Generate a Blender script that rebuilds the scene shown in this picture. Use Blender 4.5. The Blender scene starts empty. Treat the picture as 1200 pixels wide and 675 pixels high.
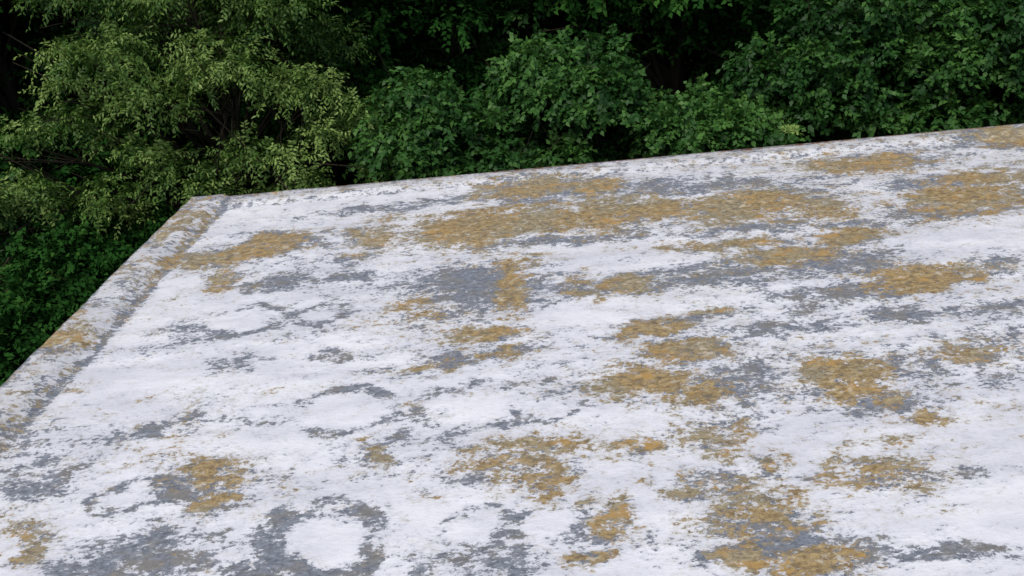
import bpy, math
import numpy as np
from mathutils import Matrix, Vector
rng=np.random.default_rng(7)
S=bpy.context.scene
col=S.collection

# ------------------------------------------------------------ helpers
def vnoise(x,y,seed,size=256):
    r=np.random.default_rng(seed).random((size,size))
    xi=np.floor(x).astype(int);yi=np.floor(y).astype(int)
    fx=x-xi;fy=y-yi
    fx=fx*fx*(3-2*fx);fy=fy*fy*(3-2*fy)
    a=r[xi%size,yi%size];b=r[(xi+1)%size,yi%size];c=r[xi%size,(yi+1)%size];d=r[(xi+1)%size,(yi+1)%size]
    return (a*(1-fx)+b*fx)*(1-fy)+(c*(1-fx)+d*fx)*fy
def fbm(x,y,seed,octv=4,g=.5):
    s=0;a=1;t=0
    for o in range(octv):
        s=s+a*vnoise(x*2**o+o*17.3,y*2**o+o*9.1,seed+o);t+=a;a*=g
    return s/t
def mesh_np(name,verts,faces):
    me=bpy.data.meshes.new(name)
    n=len(verts);m=len(faces);k=faces.shape[1]
    me.vertices.add(n);me.vertices.foreach_set("co",verts.astype(np.float32).ravel())
    me.loops.add(m*k);me.loops.foreach_set("vertex_index",faces.astype(np.int32).ravel())
    me.polygons.add(m);me.polygons.foreach_set("loop_start",np.arange(0,m*k,k,dtype=np.int32))
    me.polygons.foreach_set("loop_total",np.full(m,k,dtype=np.int32))
    me.update(calc_edges=True)
    return me
def add(name,me,parent=None,loc=None):
    o=bpy.data.objects.new(name,me);col.objects.link(o)
    if parent: o.parent=parent
    if loc is not None:o.location=loc
    return o
def empty(name,loc=(0,0,0)):
    o=bpy.data.objects.new(name,None);col.objects.link(o);o.location=loc;o.empty_display_size=.3;return o
def newmat(name):
    m=bpy.data.materials.new(name);m.use_nodes=True;nt=m.node_tree;nt.nodes.clear();return m,nt
class N:
    def __init__(s,nt):s.nt=nt
    def __call__(s,t,**kw):
        n=s.nt.nodes.new(t)
        for k,v in kw.items():setattr(n,k,v)
        return n
    def link(s,a,b):s.nt.links.new(a,b)
    def math(s,op,a,b=None,c=None):
        n=s('ShaderNodeMath',operation=op)
        for i,v in enumerate((a,b,c)):
            if v is None:continue
            if isinstance(v,(int,float)):n.inputs[i].default_value=v
            else:s.link(v,n.inputs[i])
        return n.outputs[0]
    def smooth(s,v,lo,hi,a=0,b=1):
        n=s('ShaderNodeMapRange');n.interpolation_type='SMOOTHSTEP'
        s.link(v,n.inputs[0]);n.inputs[1].default_value=lo;n.inputs[2].default_value=hi;n.inputs[3].default_value=a;n.inputs[4].default_value=b
        return n.outputs[0]
    def mix(s,f,a,b,bt='MIX'):
        n=s('ShaderNodeMix',data_type='RGBA',blend_type=bt)
        if isinstance(f,(int,float)):n.inputs[0].default_value=f
        else:s.link(f,n.inputs[0])
        for i,v in ((6,a),(7,b)):
            if isinstance(v,tuple):n.inputs[i].default_value=(*v,1)
            else:s.link(v,n.inputs[i])
        return n.outputs[2]
    def noise(s,vec,scale,detail=6,rough=.6,dist=0,off=None,sc=None):
        m=s('ShaderNodeMapping');s.link(vec,m.inputs[0])
        if off:m.inputs[1].default_value=off
        if sc:m.inputs[3].default_value=sc
        n=s('ShaderNodeTexNoise');s.link(m.outputs[0],n.inputs['Vector'])
        n.inputs['Scale'].default_value=scale;n.inputs['Detail'].default_value=detail
        n.inputs['Roughness'].default_value=rough;n.inputs['Distortion'].default_value=dist
        return n.outputs[0]
    def attr(s,name):
        n=s('ShaderNodeAttribute');n.attribute_name=name;return n.outputs['Fac']

# ------------------------------------------------------------ roof (metres from its back-left corner: s along back edge, t toward the viewer)
TAN="40.6,17.2,6.2,3.2;50.7,16.2,6.7,3.3;57.9,17.0,5.0,3.5;64.5,17.6,3.3,2.5;27.8,17.8,2.9,3.5;6.7,19.5,4.1,2.5;11.9,18.2,4.7,1.5;10.2,25.1,2.2,2.7;15.1,14.7,3.6,1.3;49.1,5.9,6.0,2.1;58.6,7.2,3.6,1.5;79.5,17.7,6.4,3.6;85.3,20.1,4.1,2.5;73.6,18.8,5.3,2.3;96.9,7.9,5.6,1.9;103.1,21.9,5.9,3.1;118.6,3.2,3.4,2.1;90.1,39.5,5.2,2.3;45.3,33.4,2.0,4.7;33.6,35.1,3.4,1.9;42.5,42.6,3.2,1.3;41.9,46.8,3.5,1.2;35.9,48.1,3.5,0.9;53.6,33.0,2.0,1.6;58.7,34.9,2.1,1.9;54.6,36.7,1.9,1.1;57.1,53.7,4.4,2.7;61.3,56.4,3.4,1.5;61.3,49.3,3.3,1.5;61.4,62.5,3.2,1.7;55.0,63.1,1.8,1.1;43.7,62.3,5.5,2.4;46.4,65.1,2.3,2.4;31.1,61.0,1.4,1.4;75.1,54.5,4.2,1.9;74.8,58.5,2.9,1.3;62.2,71.0,4.2,2.6;56.9,67.8,2.0,1.4;73.2,68.6,3.9,1.8;65.0,66.2,1.5,0.6;66.7,76.8,2.7,1.8;49.1,74.6,1.9,0.8;51.0,70.4,1.3,2.3;17.2,60.5,3.1,1.6;17.8,64.6,1.5,0.9;2.6,65.5,2.1,1.3;5.0,67.9,1.6,0.9;66.5,42.5,1.9,0.9;88.0,53.8,3.8,1.2;77.8,31.4,4.8,1.3;71.2,27.9,5.9,1.3;-4.3,37.5,1.5,1.5;0.4,45.4,1.9,0.8;59.8,44.2,3.5,1.3;59.9,75.6,2.4,1.0;108.6,15.4,5.2,1.5;86.4,28.7,3.9,1.1;79.4,63.5,2.8,0.7"
GRAY="41.4,32.7,7.4,6.0;38.4,37.5,5.2,2.2;66.4,35.0,6.1,2.1;17.4,27.6,3.0,1.9;26.0,27.3,2.7,1.3;23.1,35.5,4.0,1.9;16.2,43.8,2.8,1.3;25.6,43.8,2.6,1.0;79.8,40.8,9.5,1.5;84.7,46.5,4.1,1.3;73.2,46.9,5.0,1.0;76.9,10.9,8.9,1.7;66.8,8.5,4.6,1.7;48.0,22.6,8.5,1.4;75.4,24.0,8.1,1.4;87.6,25.4,5.9,1.4;32.9,55.0,1.6,2.5;47.4,54.2,4.0,3.2;11.0,53.3,3.4,1.1;20.0,54.0,3.3,0.8;1.5,60.4,3.2,2.2;15.0,62.1,2.3,1.1;41.8,73.3,3.2,1.0;59.2,68.2,4.4,1.5;49.8,71.7,2.6,1.3;64.1,54.8,6.2,2.9;83.3,55.1,6.0,3.5;78.1,59.6,4.0,1.8;89.4,52.5,3.8,3.0;13.4,70.8,5.5,1.7;24.3,72.4,1.3,1.9;94.5,46.2,3.2,1.4;84.9,34.9,5.5,1.6;98.8,24.1,5.9,2.0;99.5,36.8,3.5,1.5;62.1,74.6,3.7,1.3;26.4,8.2,7.4,1.4;37.1,7.1,7.3,1.2;101.9,15.2,6.3,1.7;8.9,36.3,3.0,2.3;87.9,58.6,2.9,1.6;56.5,22.5,8.4,1.4;40.5,74.0,3.8,1.2;74.7,77.4,3.5,0.7"
RING=[(1.49,3.55,0.50,0.30),(2.84,5.35,0.43,0.29),(4.13,5.50,0.57,0.32),(1.09,6.29,0.31,0.16),(2.82,7.00,0.42,0.34),(4.06,7.00,0.26,0.20),(4.60,7.02,0.28,0.16),(4.72,5.59,0.31,0.23),(2.31,3.55,.3,.2)]
def parse(s):return [tuple(float(v)/10 for v in p.split(',')) for p in s.split(';')]
TAN=parse(TAN);GRAY=parse(GRAY)
r2=np.random.default_rng(3)
for i in range(150):   # wear continues over the rest of the roof
    s,t=r2.uniform(-2,24),r2.uniform(.3,15.5)
    if -1<s<12.3 and t<8.0: continue
    p=(s,t,r2.uniform(.2,.7),r2.uniform(.1,.3))
    (TAN if r2.random()<.45 else GRAY).append(p)
SK=-0.169
ds=.035
ss=np.arange(0,25+1e-6,ds);tt=np.arange(0,16+1e-6,ds)
A,B=np.meshgrid(ss,tt)          # A: distance from left edge, B: distance from back edge
Sx=A+SK*B;Tt=B.copy()
n1=fbm(Sx*1.9,Tt*2.6,11)-.5;n2=fbm(Sx*5,Tt*7,12)-.5;n3=fbm(Sx*1.6,Tt*2.2,21)-.5;n4=fbm(Sx*5,Tt*7,22)-.5
ws=Sx+.40*n1+.46*n2
wt_=Tt+.21*n3+.33*n4
rs=Sx+.26*n1+.30*n2
rt=Tt+.18*n3+.24*n4
def blobs(L,seed,lo,pw=1.0):
    rb=np.random.default_rng(seed)
    o=np.zeros_like(Sx)
    for (s,t,a,b) in L:
        am=rb.uniform(lo,1.0)
        r=((ws-s)/(a*1.17))**2+((wt_-t)/(b*1.27))**2
        o=np.maximum(o,am*np.exp(-.68*r**pw))
    return o
tan=blobs(TAN,5,.80,1.0)
gray=blobs(GRAY,6,.75,1.0)
ring=np.zeros_like(Sx);inner=np.zeros_like(Sx)
for (s,t,a,b) in RING:
    r=np.sqrt(((rs-s)/a)**2+((rt-t)/b)**2)
    ring=np.maximum(ring,np.exp(-((r-1.08)/.29)**2)*(.68+.9*(fbm(Sx*2.6+s,Tt*2.6,40)-.5)))
    inner=np.maximum(inner,np.clip(1-(r/.84)**3,0,1))
bgn=fbm(Sx*.6,Tt*2.0,31)
bgn2=fbm(Sx*.8+9,Tt*2.6,51)
back=np.clip(1-Tt/3.6,0,1)
right=np.clip((Sx-2)/7,0,1)*np.clip((7.5-Tt)/3,0,1)
gray=np.maximum(gray*.64,ring*.70)
gray=np.maximum(gray,tan**.7*.50)
gray=gray*(1-.75*inner)+.31*np.clip((bgn-.42)*3,0,1)*(1-.7*inner)+.11*back+.04*right
tanf=tan*.76*(1-inner*.85)+.28*np.clip((bgn2-.45)*3,0,1)*(1-.7*inner)+.10*back+.06*right
# edge strips
dl=A;db=B
wob=.07*(fbm(Tt*2,Sx*2,61)-.5)
strip=np.exp(-((dl+wob-.57)/.10)**2)
gray=np.maximum(gray,strip*.66)
gray=np.maximum(gray,np.where(dl<.48,.34+.5*(fbm(Sx*4,Tt*1.5,62)-.5),0))
tanf=np.maximum(tanf,np.where(dl<.62,.36+1.1*(fbm(Sx*3,Tt*1.1,63)-.5),0))
gray=np.maximum(gray,np.where(db<.30,.36,0)); gray=np.maximum(gray,.48*np.exp(-((db-.33)/.05)**2)); gray=np.maximum(gray,.66*np.exp(-((np.minimum(db,dl))/.055)**2))
tanf=np.maximum(tanf,np.where(db<.28,.30,0))
dirt=np.clip(np.exp(-np.minimum(dl*.8,db*1.3)/.36),0,1)
# relief
def sst(x,a,b):
    x=np.clip((x-a)/(b-a),0,1);return x*x*(3-2*x)
h=.10*(1-sst(dl,.32,.60))+.05*(1-sst(db,.2,.36))
h=np.minimum(h,.10)
h+=.034*(fbm(Sx*.7,Tt*1.3,71,4)-.5)+.026*(fbm(Sx*1.2,Tt*5,72,3)-.5)+.010*(fbm(Sx*6,Tt*9,73,3)-.5)
edge=(.03*(fbm(Tt*1.7,Tt*0+3,81,5,.6)-.5))
edge2=(.03*(fbm(Sx*1.7,Sx*0+3,82,5,.6)-.5))
X=Sx+edge*np.exp(-dl/.3);Y=-(Tt+edge2*np.exp(-db/.3))
nT,nS=A.shape
V=np.stack([X.ravel(),Y.ravel(),h.ravel()],1)
i=(np.arange(nT-1)[:,None]*nS+np.arange(nS-1)[None,:]).ravel()
F=np.stack([i,i+nS,i+nS+1,i+1],1)
bld=empty("flat_roof_building",(-4.551,12.102,-.08));bld.rotation_euler=(0,0,math.atan2(.0098,1))
me=mesh_np("roof_surface",V,F);me.shade_smooth()
for nm,a in (("gray",gray),("tanf",tanf),("dirt",dirt)):
    at=me.attributes.new(nm,'FLOAT','POINT');at.data.foreach_set("value",a.astype(np.float32).ravel())
roof=add("roof_surface",me,bld)

m,nt=newmat("weathered_roof_coating");n=N(nt)
tc=n('ShaderNodeTexCoord').outputs['Object']
mid=n.noise(tc,3.8,4,.66,0,sc=(1,1.8,1))
fine=n.noise(tc,15,6,.76,0,off=(3,5,0),sc=(1,1.7,1))
mid2=n.noise(tc,4.1,4,.66,0,off=(13,7,0),sc=(1,1.7,1))
fine2=n.noise(tc,16,6,.76,0,off=(23,5,0),sc=(1,1.6,1))
big=n.noise(tc,.9,3,.5,0,off=(3,1,5),sc=(1,2.6,1))
big2=n.noise(tc,3.3,4,.6,0,off=(8,1,5),sc=(1,1.9,1))
hue=n.noise(tc,1.3,2,.55,0,off=(18,11,5),sc=(1,1.5,1))
brk=n.noise(tc,7,5,.68,0,off=(28,11,5),sc=(1,1.5,1))
def field(a,nm,nf,km,kf):
    x=n.math('MULTIPLY_ADD',nm,km,a);x=n.math('MULTIPLY_ADD',nf,kf,x)
    return n.math('ADD',x,-.5*(km+kf))
ga=n.attr("gray");ta=n.attr("tanf")
G=field(ga,mid,fine,1.5,1.85)
Tn=field(ta,mid2,fine2,1.55,1.9)
gm=n.smooth(G,.42,.57);gthin=n.smooth(G,.08,.5)
tm=n.smooth(Tn,.44,.58);tthin=n.smooth(Tn,.14,.5)
white=n.mix(n.smooth(big,.35,.68),(.82,.825,.85),(.69,.70,.745))
white=n.mix(n.math('MULTIPLY',n.smooth(big2,.5,.78),.38),white,(.55,.57,.61))
white=n.mix(n.math('MULTIPLY',gthin,.38),white,(.43,.455,.505))
white=n.mix(n.math('MULTIPLY',tthin,.38),white,(.50,.455,.37))
white=n.mix(n.math('MULTIPLY',n.attr("dirt"),.42),white,(.38,.365,.35))
grc=n.mix(n.smooth(fine2,.35,.65),(.11,.125,.15),(.25,.275,.315))
grc=n.mix(n.smooth(big2,.46,.64,0,.65),grc,(.21,.19,.155))
grc=n.mix(n.smooth(brk,.56,.68,0,.6),grc,(.50,.515,.55))
tnc=n.mix(n.smooth(fine,.38,.62),(.205,.14,.065),(.43,.32,.15))
tnc=n.mix(n.smooth(hue,.45,.58,0,.9),tnc,n.mix(n.smooth(fine,.38,.62),(.19,.155,.09),(.38,.325,.205)))
tnc=n.mix(n.smooth(big2,.55,.66,0,.8),tnc,(.44,.265,.08))
tnc=n.mix(n.smooth(brk,.55,.66,0,.7),tnc,(.57,.52,.42))
tnc=n.mix(n.smooth(brk,.46,.36,0,.7),tnc,(.14,.125,.10))
c=n.mix(gm,white,grc);c=n.mix(tm,c,tnc)
b=n('ShaderNodeBsdfPrincipled');n.link(c,b.inputs['Base Color'])
rr=n.mix(gm,(.40,.40,.40),(.8,.8,.8));n.link(rr,b.inputs['Roughness'])
b.inputs['Specular IOR Level'].default_value=.5
hh=n.math('MULTIPLY_ADD',fine,.45,0.0);hh=n.math('MULTIPLY_ADD',mid,1.3,hh)
bp=n('ShaderNodeBump');bp.inputs['Strength'].default_value=.48;bp.inputs['Distance'].default_value=.022
n.link(hh,bp.inputs['Height']);n.link(bp.outputs[0],b.inputs['Normal'])
o=n('ShaderNodeOutputMaterial');n.link(b.outputs[0],o.inputs[0])
me.materials.append(m)

# fascia metal edge + walls
m,nt=newmat("rusted_edge_metal");n=N(nt);tc=n('ShaderNodeTexCoord').outputs['Object']
q=n.noise(tc,6,8,.7);c=n.mix(n.smooth(q,.42,.56),(.30,.29,.28),(.16,.065,.035))
b=n('ShaderNodeBsdfPrincipled');n.link(c,b.inputs['Base Color']);b.inputs['Roughness'].default_value=.7
o=n('ShaderNodeOutputMaterial');n.link(b.outputs[0],o.inputs[0]);metal=m
m,nt=newmat("painted_block_wall");n=N(nt)
br=n('ShaderNodeTexBrick');tco=n('ShaderNodeTexCoord').outputs['UV'];n.link(tco,br.inputs['Vector'])
br.inputs['Scale'].default_value=1;br.inputs['Brick Width'].default_value=.4;br.inputs['Row Height'].default_value=.2;br.inputs['Mortar Size'].default_value=.008
br.inputs['Color1'].default_value=(.42,.40,.36,1);br.inputs['Color2'].default_value=(.36,.34,.31,1);br.inputs['Mortar'].default_value=(.25,.24,.22,1)
b=n('ShaderNodeBsdfPrincipled');n.link(br.outputs[0],b.inputs['Base Color']);b.inputs['Roughness'].default_value=.9
o=n('ShaderNodeOutputMaterial');n.link(b.outputs[0],o.inputs[0]);wallm=m
def strip_mesh(name,offs,z0,z1,mat,th):
    P=[(0,0),(25,0),(25+SK*16,-16),(SK*16,-16)]
    cx=sum(p[0] for p in P)/4;cy=-8
    def sc(o):
        return [(p[0]+(-o if p[0]<cx else o),p[1]+(o if p[1]>cy else -o)) for p in P]
    O=sc(offs);I=sc(offs-th)
    v=[];f=[]
    for z in (z0,z1):
        v+=[(x,y,z) for x,y in O];v+=[(x,y,z) for x,y in I]
    for k in range(4):
        a,b_=k,(k+1)%4
        f+=[(a,b_,8+b_,8+a),(4+b_,4+a,12+a,12+b_),(8+a,8+b_,12+b_,12+a),(b_,a,4+a,4+b_)]
    me=bpy.data.meshes.new(name);me.from_pydata(v,[],f)
    uv=me.uv_layers.new()
    for p in me.polygons:
        for li in p.loop_indices:
            co=me.vertices[me.loops[li].vertex_index].co
            uv.data[li].uv=((co.x if abs(p.normal.y)>.7 else co.y),co.z)
    me.materials.append(mat);return add(name,me,bld)
strip_mesh("edge_fascia",.020,-.22,.050,metal,.018)
strip_mesh("walls",-.06,-6.92,-.06,wallm,.25)

# ------------------------------------------------------------ leaf material
def leafmat(name,dark,midc,light,tr=.3):
    m,nt=newmat(name);n=N(nt)
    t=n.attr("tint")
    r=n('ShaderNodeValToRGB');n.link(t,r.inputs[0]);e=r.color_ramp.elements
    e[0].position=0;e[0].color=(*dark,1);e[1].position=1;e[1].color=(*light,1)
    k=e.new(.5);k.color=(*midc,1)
    o=n('ShaderNodeOutputMaterial')
    if tr>0:
        b=n('ShaderNodeBsdfDiffuse');n.link(r.outputs[0],b.inputs[0])
        tl=n('ShaderNodeBsdfTranslucent');tcx=n.mix(.5,r.outputs[0],(.12,.24,.03));n.link(tcx,tl.inputs[0])
        ms=n('ShaderNodeMixShader');ms.inputs[0].default_value=tr
        gl=n('ShaderNodeBsdfGlossy');gl.inputs['Roughness'].default_value=.5;gl.inputs[0].default_value=(.7,.75,.7,1)
        m2=n('ShaderNodeMixShader');m2.inputs[0].default_value=.018
        n.link(b.outputs[0],ms.inputs[1]);n.link(tl.outputs[0],ms.inputs[2])
        n.link(ms.outputs[0],m2.inputs[1]);n.link(gl.outputs[0],m2.inputs[2]);n.link(m2.outputs[0],o.inputs[0])
    else:
        b=n('ShaderNodeBsdfDiffuse');n.link(r.outputs[0],b.inputs[0]);n.link(b.outputs[0],o.inputs[0])
    return m
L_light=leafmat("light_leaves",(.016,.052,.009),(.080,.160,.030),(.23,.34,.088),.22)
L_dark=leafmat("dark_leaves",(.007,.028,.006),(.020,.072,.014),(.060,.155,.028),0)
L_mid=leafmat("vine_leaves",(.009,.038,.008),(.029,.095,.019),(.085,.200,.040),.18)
m,nt=newmat("bark");n=N(nt);tc=n('ShaderNodeTexCoord').outputs['Object']
q=n.noise(tc,9,4,.65,sc=(1,1,.25));c=n.mix(q,(.022,.018,.013),(.07,.06,.045))
b=n('ShaderNodeBsdfDiffuse');n.link(c,b.inputs[0])
o=n('ShaderNodeOutputMaterial');n.link(b.outputs[0],o.inputs[0]);bark=m

def nrm(v):return v/(np.linalg.norm(v,axis=-1,keepdims=True)+1e-9)
def leaves(name,boughs,mat,rg,density=60,per=11,L=.45,leaf=.11,w=.055,droop=.35,tg=.45):
    """boughs: (centre, radii, tint). A spray is a twig carrying alternate leaves."""
    VV=[];TT=[]
    for c,r,tb in boughs:
        c=np.array(c,float);r=np.array(r,float)
        area=(r[0]*r[1]+r[0]*r[2]+r[1]*r[2])/3*4*math.pi
        ns=max(6,int(density*area*.5))
        d=nrm(rg.normal(size=(ns,3)));d[:,2]=np.where(d[:,2]<-.2,-d[:,2],d[:,2])
        rad=rg.uniform(.45,1.08,ns)**.7
        lump=1+.22*np.sin(d[:,0]*5+tb*30)*np.sin(d[:,2]*6+tb*17)+.12*rg.normal(size=ns)
        p=c+d*r*(rad*lump)[:,None]
        ax=nrm(d*.9+rg.normal(size=(ns,3))*.45+np.array([0,0,-droop]))
        up=nrm(d*.6+np.array([0,0,1.0])+rg.normal(size=(ns,3))*.3)
        sd=nrm(np.cross(ax,up));nm=np.cross(sd,ax)
        ln=L*rg.uniform(.6,1.3,ns)
        st=tb+.12*rg.normal(size=ns)+tg*(rad-.85)+.22*d[:,2]  # young outer leaves paler; light above and shade inside also painted into tint
        for k in range(per):
            f=(k+.5)/per
            base=p+ax*(ln*(f-.3))[:,None]+np.array([0,0,-1])*(droop*.5*ln*f*f)[:,None]
            sg=1 if k%2 else -1
            ld=nrm(sd*sg*.8+ax*.55+rg.normal(size=(ns,3))*.28-np.array([0,0,.15+droop*.4]))
            nn=nrm(nm+rg.normal(size=(ns,3))*.33)
            wd=nrm(np.cross(nn,ld));nn=np.cross(ld,wd)
            ll=(leaf*rg.uniform(.65,1.25,ns))[:,None];ww=(w*rg.uniform(.8,1.2,ns))[:,None]
            a=base;bb=base+ld*ll*.42+wd*ww*.5+nn*ww*.14;cc=base+ld*ll-nn*ll*.12;dd=base+ld*ll*.42-wd*ww*.5+nn*ww*.14
            VV.append(np.stack([a,bb,cc,dd],1));TT.append(st+.10*rg.normal(size=ns)+.1*(f-.5))
    V=np.concatenate(VV).reshape(-1,3);T=np.clip(np.concatenate(TT),0,1)
    F=np.arange(len(V)).reshape(-1,4)
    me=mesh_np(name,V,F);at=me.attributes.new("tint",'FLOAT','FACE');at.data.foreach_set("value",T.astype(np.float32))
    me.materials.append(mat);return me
def tube(P,R,v,f,seg=7):
    b0=len(v)
    for i,(p,r) in enumerate(zip(P,R)):
        p=Vector(p);d=(Vector(P[min(i+1,len(P)-1)])-Vector(P[max(i-1,0)])).normalized()
        x=d.orthogonal().normalized();y=d.cross(x)
        for k in range(seg):
            a=2*math.pi*k/seg;v.append(p+x*math.cos(a)*r+y*math.sin(a)*r)
    for i in range(len(P)-1):
        for k in range(seg):
            a=b0+i*seg+k;b_=b0+i*seg+(k+1)%seg;f.append((a,b_,b_+seg,a+seg))
def wood(name,base,top,r0,targets,rg):
    v=[];f=[];base=Vector(base);top=Vector(top);P=[];R=[]
    for i in range(9):
        k=i/8;q=base.lerp(top,k);q=q+Vector((rg.normal()*.07,rg.normal()*.07,0))*(0 if i==0 else 1)
        P.append(q);R.append(r0*(1-k*.85)*(1.35 if i==0 else 1))
    tube(P,R,v,f,9)
    for t in targets:
        t=Vector(t);hgt=base.z+(t.z-base.z)*rg.uniform(.45,.8);k=min(max((hgt-base.z)/(top.z-base.z),.15),.95)
        s=base.lerp(top,k);mid=s.lerp(t,.5)+Vector((rg.normal()*.12,rg.normal()*.12,.15))
        rr=max(r0*(1-k*.85)*.5,.02)
        tube([s,s.lerp(mid,.5),mid,mid.lerp(t,.55),t],[rr,rr*.8,rr*.6,rr*.4,rr*.15],v,f,6)
        for _ in range(4):
            q=t+Vector(rg.normal(size=3))*.6;tube([mid.lerp(t,.5),mid.lerp(t,.5).lerp(q,.5),q],[rr*.3,rr*.2,.006],v,f,5)
    me=bpy.data.meshes.new(name);me.from_pydata([tuple(x) for x in v],[],f);me.shade_smooth();me.materials.append(bark);return me
def crown(c,R,nb,br,rg,tlo,thi,low=-.5):
    B=[]
    for i in range(nb):
        for _ in range(30):
            d=rg.normal(size=3);d/=np.linalg.norm(d)
            if d[2]>low:break
        k=rg.uniform(.45,1.0)**.6
        p=np.array(c)+d*np.array(R)*k
        s=br*rg.uniform(.6,1.25)
        B.append((p,(s*rg.uniform(.9,1.3),s*rg.uniform(.9,1.3),s*rg.uniform(.6,.95)),rg.uniform(tlo,thi)))
    return B
GZ=-7.0
def tree(name,loc,B,mat,rg,r0,top,**kw):
    e=empty(name,loc);l=np.array(loc)
    Bl=[(np.array(c)-l,r,t) for c,r,t in B]
    me=leaves("foliage",Bl,mat,rg,**kw);add("foliage",me,e)
    wm=wood("trunk",(0,0,-.1),(0,0,top),r0,[tuple(b[0]) for b in Bl[::2]],rg);add("trunk_and_limbs",wm,e)
    return e,me,wm

# light feathery tree on the left: separate boughs with gaps between
rg=np.random.default_rng(101)
B=[]
for (x,y,z,r,t) in [(-8.2,17.0,-.3,.85,.5),(-7.2,16.8,.9,.9,.55),(-6.2,16.4,.1,.8,.65),(-4.9,16.5,.6,.95,.7),(-3.7,16.6,.0,.8,.75),(-3.1,17.2,-.9,.75,.55),(-6.1,16.0,-1.2,.65,.6),(-7.6,16.1,-1.5,.7,.5),(-4.8,16.1,-.9,.65,.6),(-4.1,16.0,-1.8,.6,.45),(-9.3,16.2,-1.5,.7,.5),(-9.0,15.0,-2.6,.6,.65),(-9.9,15.3,-1.2,.6,.5),(-5.6,17.4,1.9,.95,.55),(-7.9,17.8,2.0,.9,.45),(-3.9,17.6,1.5,.8,.55)]:
    B.append(((x,y,z),(r*1.05,r*.9,r*.62),t-.2))
    for _ in range(5):
        B.append(((x+rg.normal()*.65,y-.1+rg.normal()*.4,z+rg.normal()*.42),(.36,.36,.22),t+rg.normal()*.2+.04))  # lit tips painted in: small boughs tinted paler than the bough cores
B+=crown((-6.0,19.2,.6),(3.0,1.8,2.8),22,.8,rg,.0,.15)  # boughs behind tinted dark, painting the shade seen in the gaps
tree("feathery_light_tree",(-6.0,18.9,GZ),B,L_light,rg,.22,8.6,density=36,per=12,L=.48,leaf=.105,w=.043,droop=.5)

# dark shrubs lower-left beside the building
rg=np.random.default_rng(202)
B=crown((-9.0,13.6,-4.6),(2.2,2.6,1.9),40,.8,rg,.05,.5,-.2)
tree("ivy_covered_bush",(-9.0,13.8,GZ),B,L_dark,rg,.12,2.6,density=46,per=9,L=.38,leaf=.115,w=.08,droop=.3)
B=crown((-7.6,15.6,-4.0),(2.6,1.9,1.8),36,.85,rg,.0,.45,-.2)
tree("ivy_covered_bush",(-7.6,15.7,GZ),B,L_dark,rg,.12,3.0,density=44,per=9,L=.38,leaf=.115,w=.08,droop=.3)
B=crown((-7.2,10.8,-5.2),(1.7,2.2,1.5),24,.75,rg,.0,.4,-.2)
tree("ivy_covered_bush",(-7.4,10.8,GZ),B,L_dark,rg,.1,2.0,density=44,per=9,L=.38,leaf=.115,w=.08,droop=.3)
B=crown((-12.0,16.5,-3.2),(2.4,2.4,2.6),34,.9,rg,.1,.6,-.3)
tree("deciduous_tree",(-12.0,16.8,GZ),B,L_mid,rg,.16,4.5,density=34,per=10,L=.42,leaf=.12,w=.065)

# vine-draped trees behind the roof
rg=np.random.default_rng(303)
for (x,y,z,R,nb,lo,hi,mt) in [(-1.4,17.0,-2.1,(1.5,1.2,1.9),30,.2,.65,L_mid),(1.3,17.7,-1.9,(1.6,1.3,2.1),34,.05,.55,L_mid),(4.1,16.9,-2.3,(1.5,1.2,1.7),30,.3,.75,L_mid),
     (7.0,18.0,-1.6,(1.7,1.3,2.2),34,.05,.5,L_mid),(10.0,17.9,-1.6,(1.6,1.3,2.0),32,.15,.6,L_mid),(13.4,18.8,-1.2,(1.9,1.6,2.4),32,.15,.55,L_mid)]:
    B=crown((x,y,z),R,nb,.66,rg,lo,hi,-.6)
    tree("vine_draped_tree",(x,y+.3,GZ),B,mt,rg,.15,z-GZ+R[2]*.6,density=46,per=9,L=.38,leaf=.13,w=.09,droop=.4)

# creeper climbing the back wall, its tip just over the roof edge
rg=np.random.default_rng(77)
B=[((4.25+.25*rg.normal(),12.42,z),(.4,.22,.35),rg.uniform(.3,.8)) for z in np.arange(-6.6,-.3,.42)]
B.append(((4.25,12.30,.08),(.16,.10,.10),.95))
e=empty("climbing_vine",(4.25,12.5,GZ))
B=[(np.array(c)-np.array((4.25,12.5,GZ)),r,t) for c,r,t in B]
add("foliage",leaves("foliage",B,L_light,rg,density=60,per=7,L=.22,leaf=.08,w=.055),e)
v=[];f=[];tube([(0.1*math.sin(k),-.18,k*.69) for k in range(11)],[.03-.0025*k for k in range(11)],v,f,6)
mv=bpy.data.meshes.new("stem");mv.from_pydata([tuple(x) for x in v],[],f);mv.materials.append(bark);add("stem",mv,e)

# low understorey closing the view under the crowns
rg=np.random.default_rng(404)
B=[]
for i in range(120):
    y=rg.uniform(14.2,31)
    B.append(((rg.uniform(-12,17)*(1+(y-14)*.03),y,rg.uniform(-6.6,-4.6)+(.9 if y>21 else 0)),(1.3,1.1,.9),rg.uniform(0,.3)))
e=empty("understorey_shrubs",(0,0,0));add("foliage",leaves("foliage",B,L_dark,rg,density=17,per=9,L=.45,leaf=.17,w=.11),e)

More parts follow.
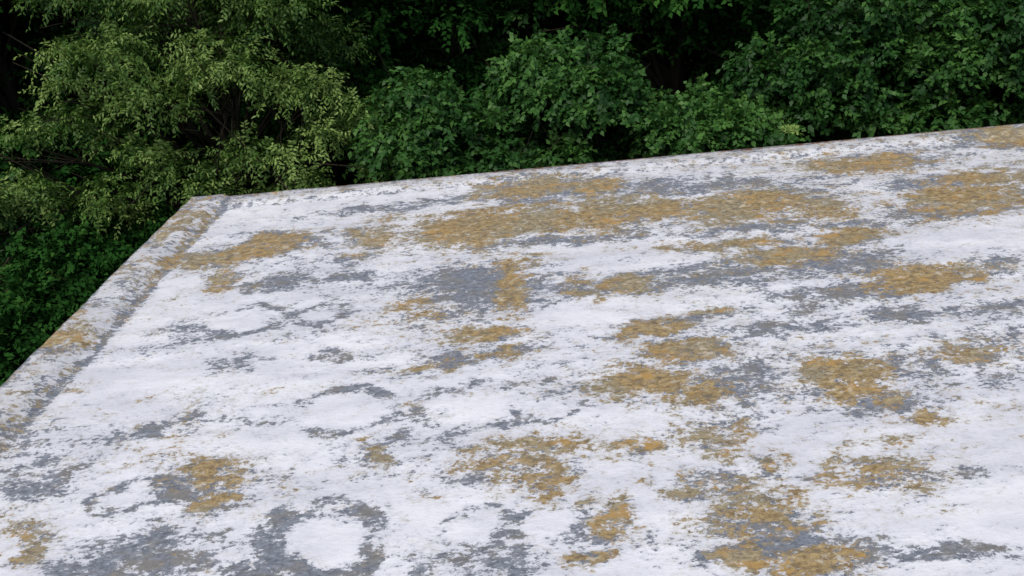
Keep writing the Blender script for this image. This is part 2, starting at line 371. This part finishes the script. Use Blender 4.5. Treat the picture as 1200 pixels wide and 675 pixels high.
# woodland behind: three tree forms reused
protos=[]
for sd_ in (1,2,3):
    rg=np.random.default_rng(500+sd_)
    B=crown((0,0,7.9),(3.1,2.8,4.5),60,1.05,rg,.0,.6,-.85)
    fm=leaves("foliage",B,L_dark if sd_!=2 else L_mid,rg,density=22,per=9,L=.45,leaf=.155,w=.095)
    wm=wood("trunk",(0,0,-.1),(.2,.1,11.5),.26,[tuple(b[0]) for b in B[::2]],rg)
    protos.append((fm,wm))
rg=np.random.default_rng(606)
pts=[(-12,22),(-8.6,23.5),(-4.6,23.0),(-1.4,23.8),(1.6,24.2),(4.8,22.9),(8.2,24.2),(11.6,23.2),(15.6,23.5),(19.5,22.5),(-16,25),(-11,28),(-7,27.5),(-3.2,27.5),(.3,28.0),(3.4,27.6),(6.6,28.2),(10,27.6),(13.4,28),(17,28),(21,28),(-15.5,20),(17.5,19.5),(22,17),(-9,32),(-4,32),(1.5,32.5),(6.5,32),(11.5,32.5),(17,33)]
for k,(x,y) in enumerate(pts):
    fm,wm=protos[k%3];e=empty("woodland_tree",(x,y,GZ))
    e.rotation_euler=(0,0,rg.uniform(0,6.28));s=rg.uniform(.9,1.15);e.scale=(s,s,s*rg.uniform(.9,1.1))
    add("foliage",fm,e);add("trunk_and_limbs",wm,e)

# ------------------------------------------------------------ ground
gx=np.concatenate([np.linspace(-1500,-45,12),np.linspace(-40,40,81),np.linspace(45,1500,12)])
GX,GY=np.meshgrid(gx,gx+10)
gz=GZ+.25*(fbm(GX*.15+50,GY*.15+50,91)-.5)
gv=np.stack([GX.ravel(),GY.ravel(),gz.ravel()],1);k=len(gx)
i=(np.arange(k-1)[:,None]*k+np.arange(k-1)[None,:]).ravel()
me=mesh_np("ground",gv,np.stack([i,i+1,i+k+1,i+k],1));me.shade_smooth();add("ground",me)
m,nt=newmat("forest_floor");n=N(nt);tc=n('ShaderNodeTexCoord').outputs['Object']
c=n.mix(n.smooth(n.noise(tc,1.5,5,.65),.4,.6),(.018,.018,.009),(.016,.036,.009))
b=n('ShaderNodeBsdfDiffuse');n.link(c,b.inputs[0])
o=n('ShaderNodeOutputMaterial');n.link(b.outputs[0],o.inputs[0]);me.materials.append(m)

# ------------------------------------------------------------ light
w=bpy.data.worlds.new("World");S.world=w;w.use_nodes=True;nt=w.node_tree
bg=nt.nodes['Background'];sk=nt.nodes.new('ShaderNodeTexSky');sk.sky_type='NISHITA';sk.sun_disc=False
EL,AZ=math.radians(62),math.radians(215)
sk.sun_elevation=EL;sk.sun_rotation=AZ;sk.air_density=1.0;sk.dust_density=3.5
nt.links.new(sk.outputs[0],bg.inputs[0]);bg.inputs[1].default_value=.12
ld=bpy.data.lights.new("sun",'SUN');ld.energy=1.8;ld.angle=math.radians(14);ld.color=(1,.97,.91)
so=bpy.data.objects.new("sun",ld);col.objects.link(so)
dv=Vector((math.sin(AZ)*math.cos(EL),math.cos(AZ)*math.cos(EL),math.sin(EL)))
so.rotation_euler=dv.to_track_quat('Z','Y').to_euler();so.location=dv*40
S.view_settings.view_transform='Standard';S.view_settings.look='None';S.view_settings.exposure=0

cd=bpy.data.cameras.new("camera");cam=bpy.data.objects.new("camera",cd);col.objects.link(cam)
cd.sensor_width=36;cd.angle=math.radians(60);cd.clip_end=5000
cam.matrix_world=Matrix.Translation((0,0,5))@(Matrix.Rotation(math.radians(60),4,'X')@Matrix.Rotation(math.radians(-5),4,'Z'))
S.camera=cam
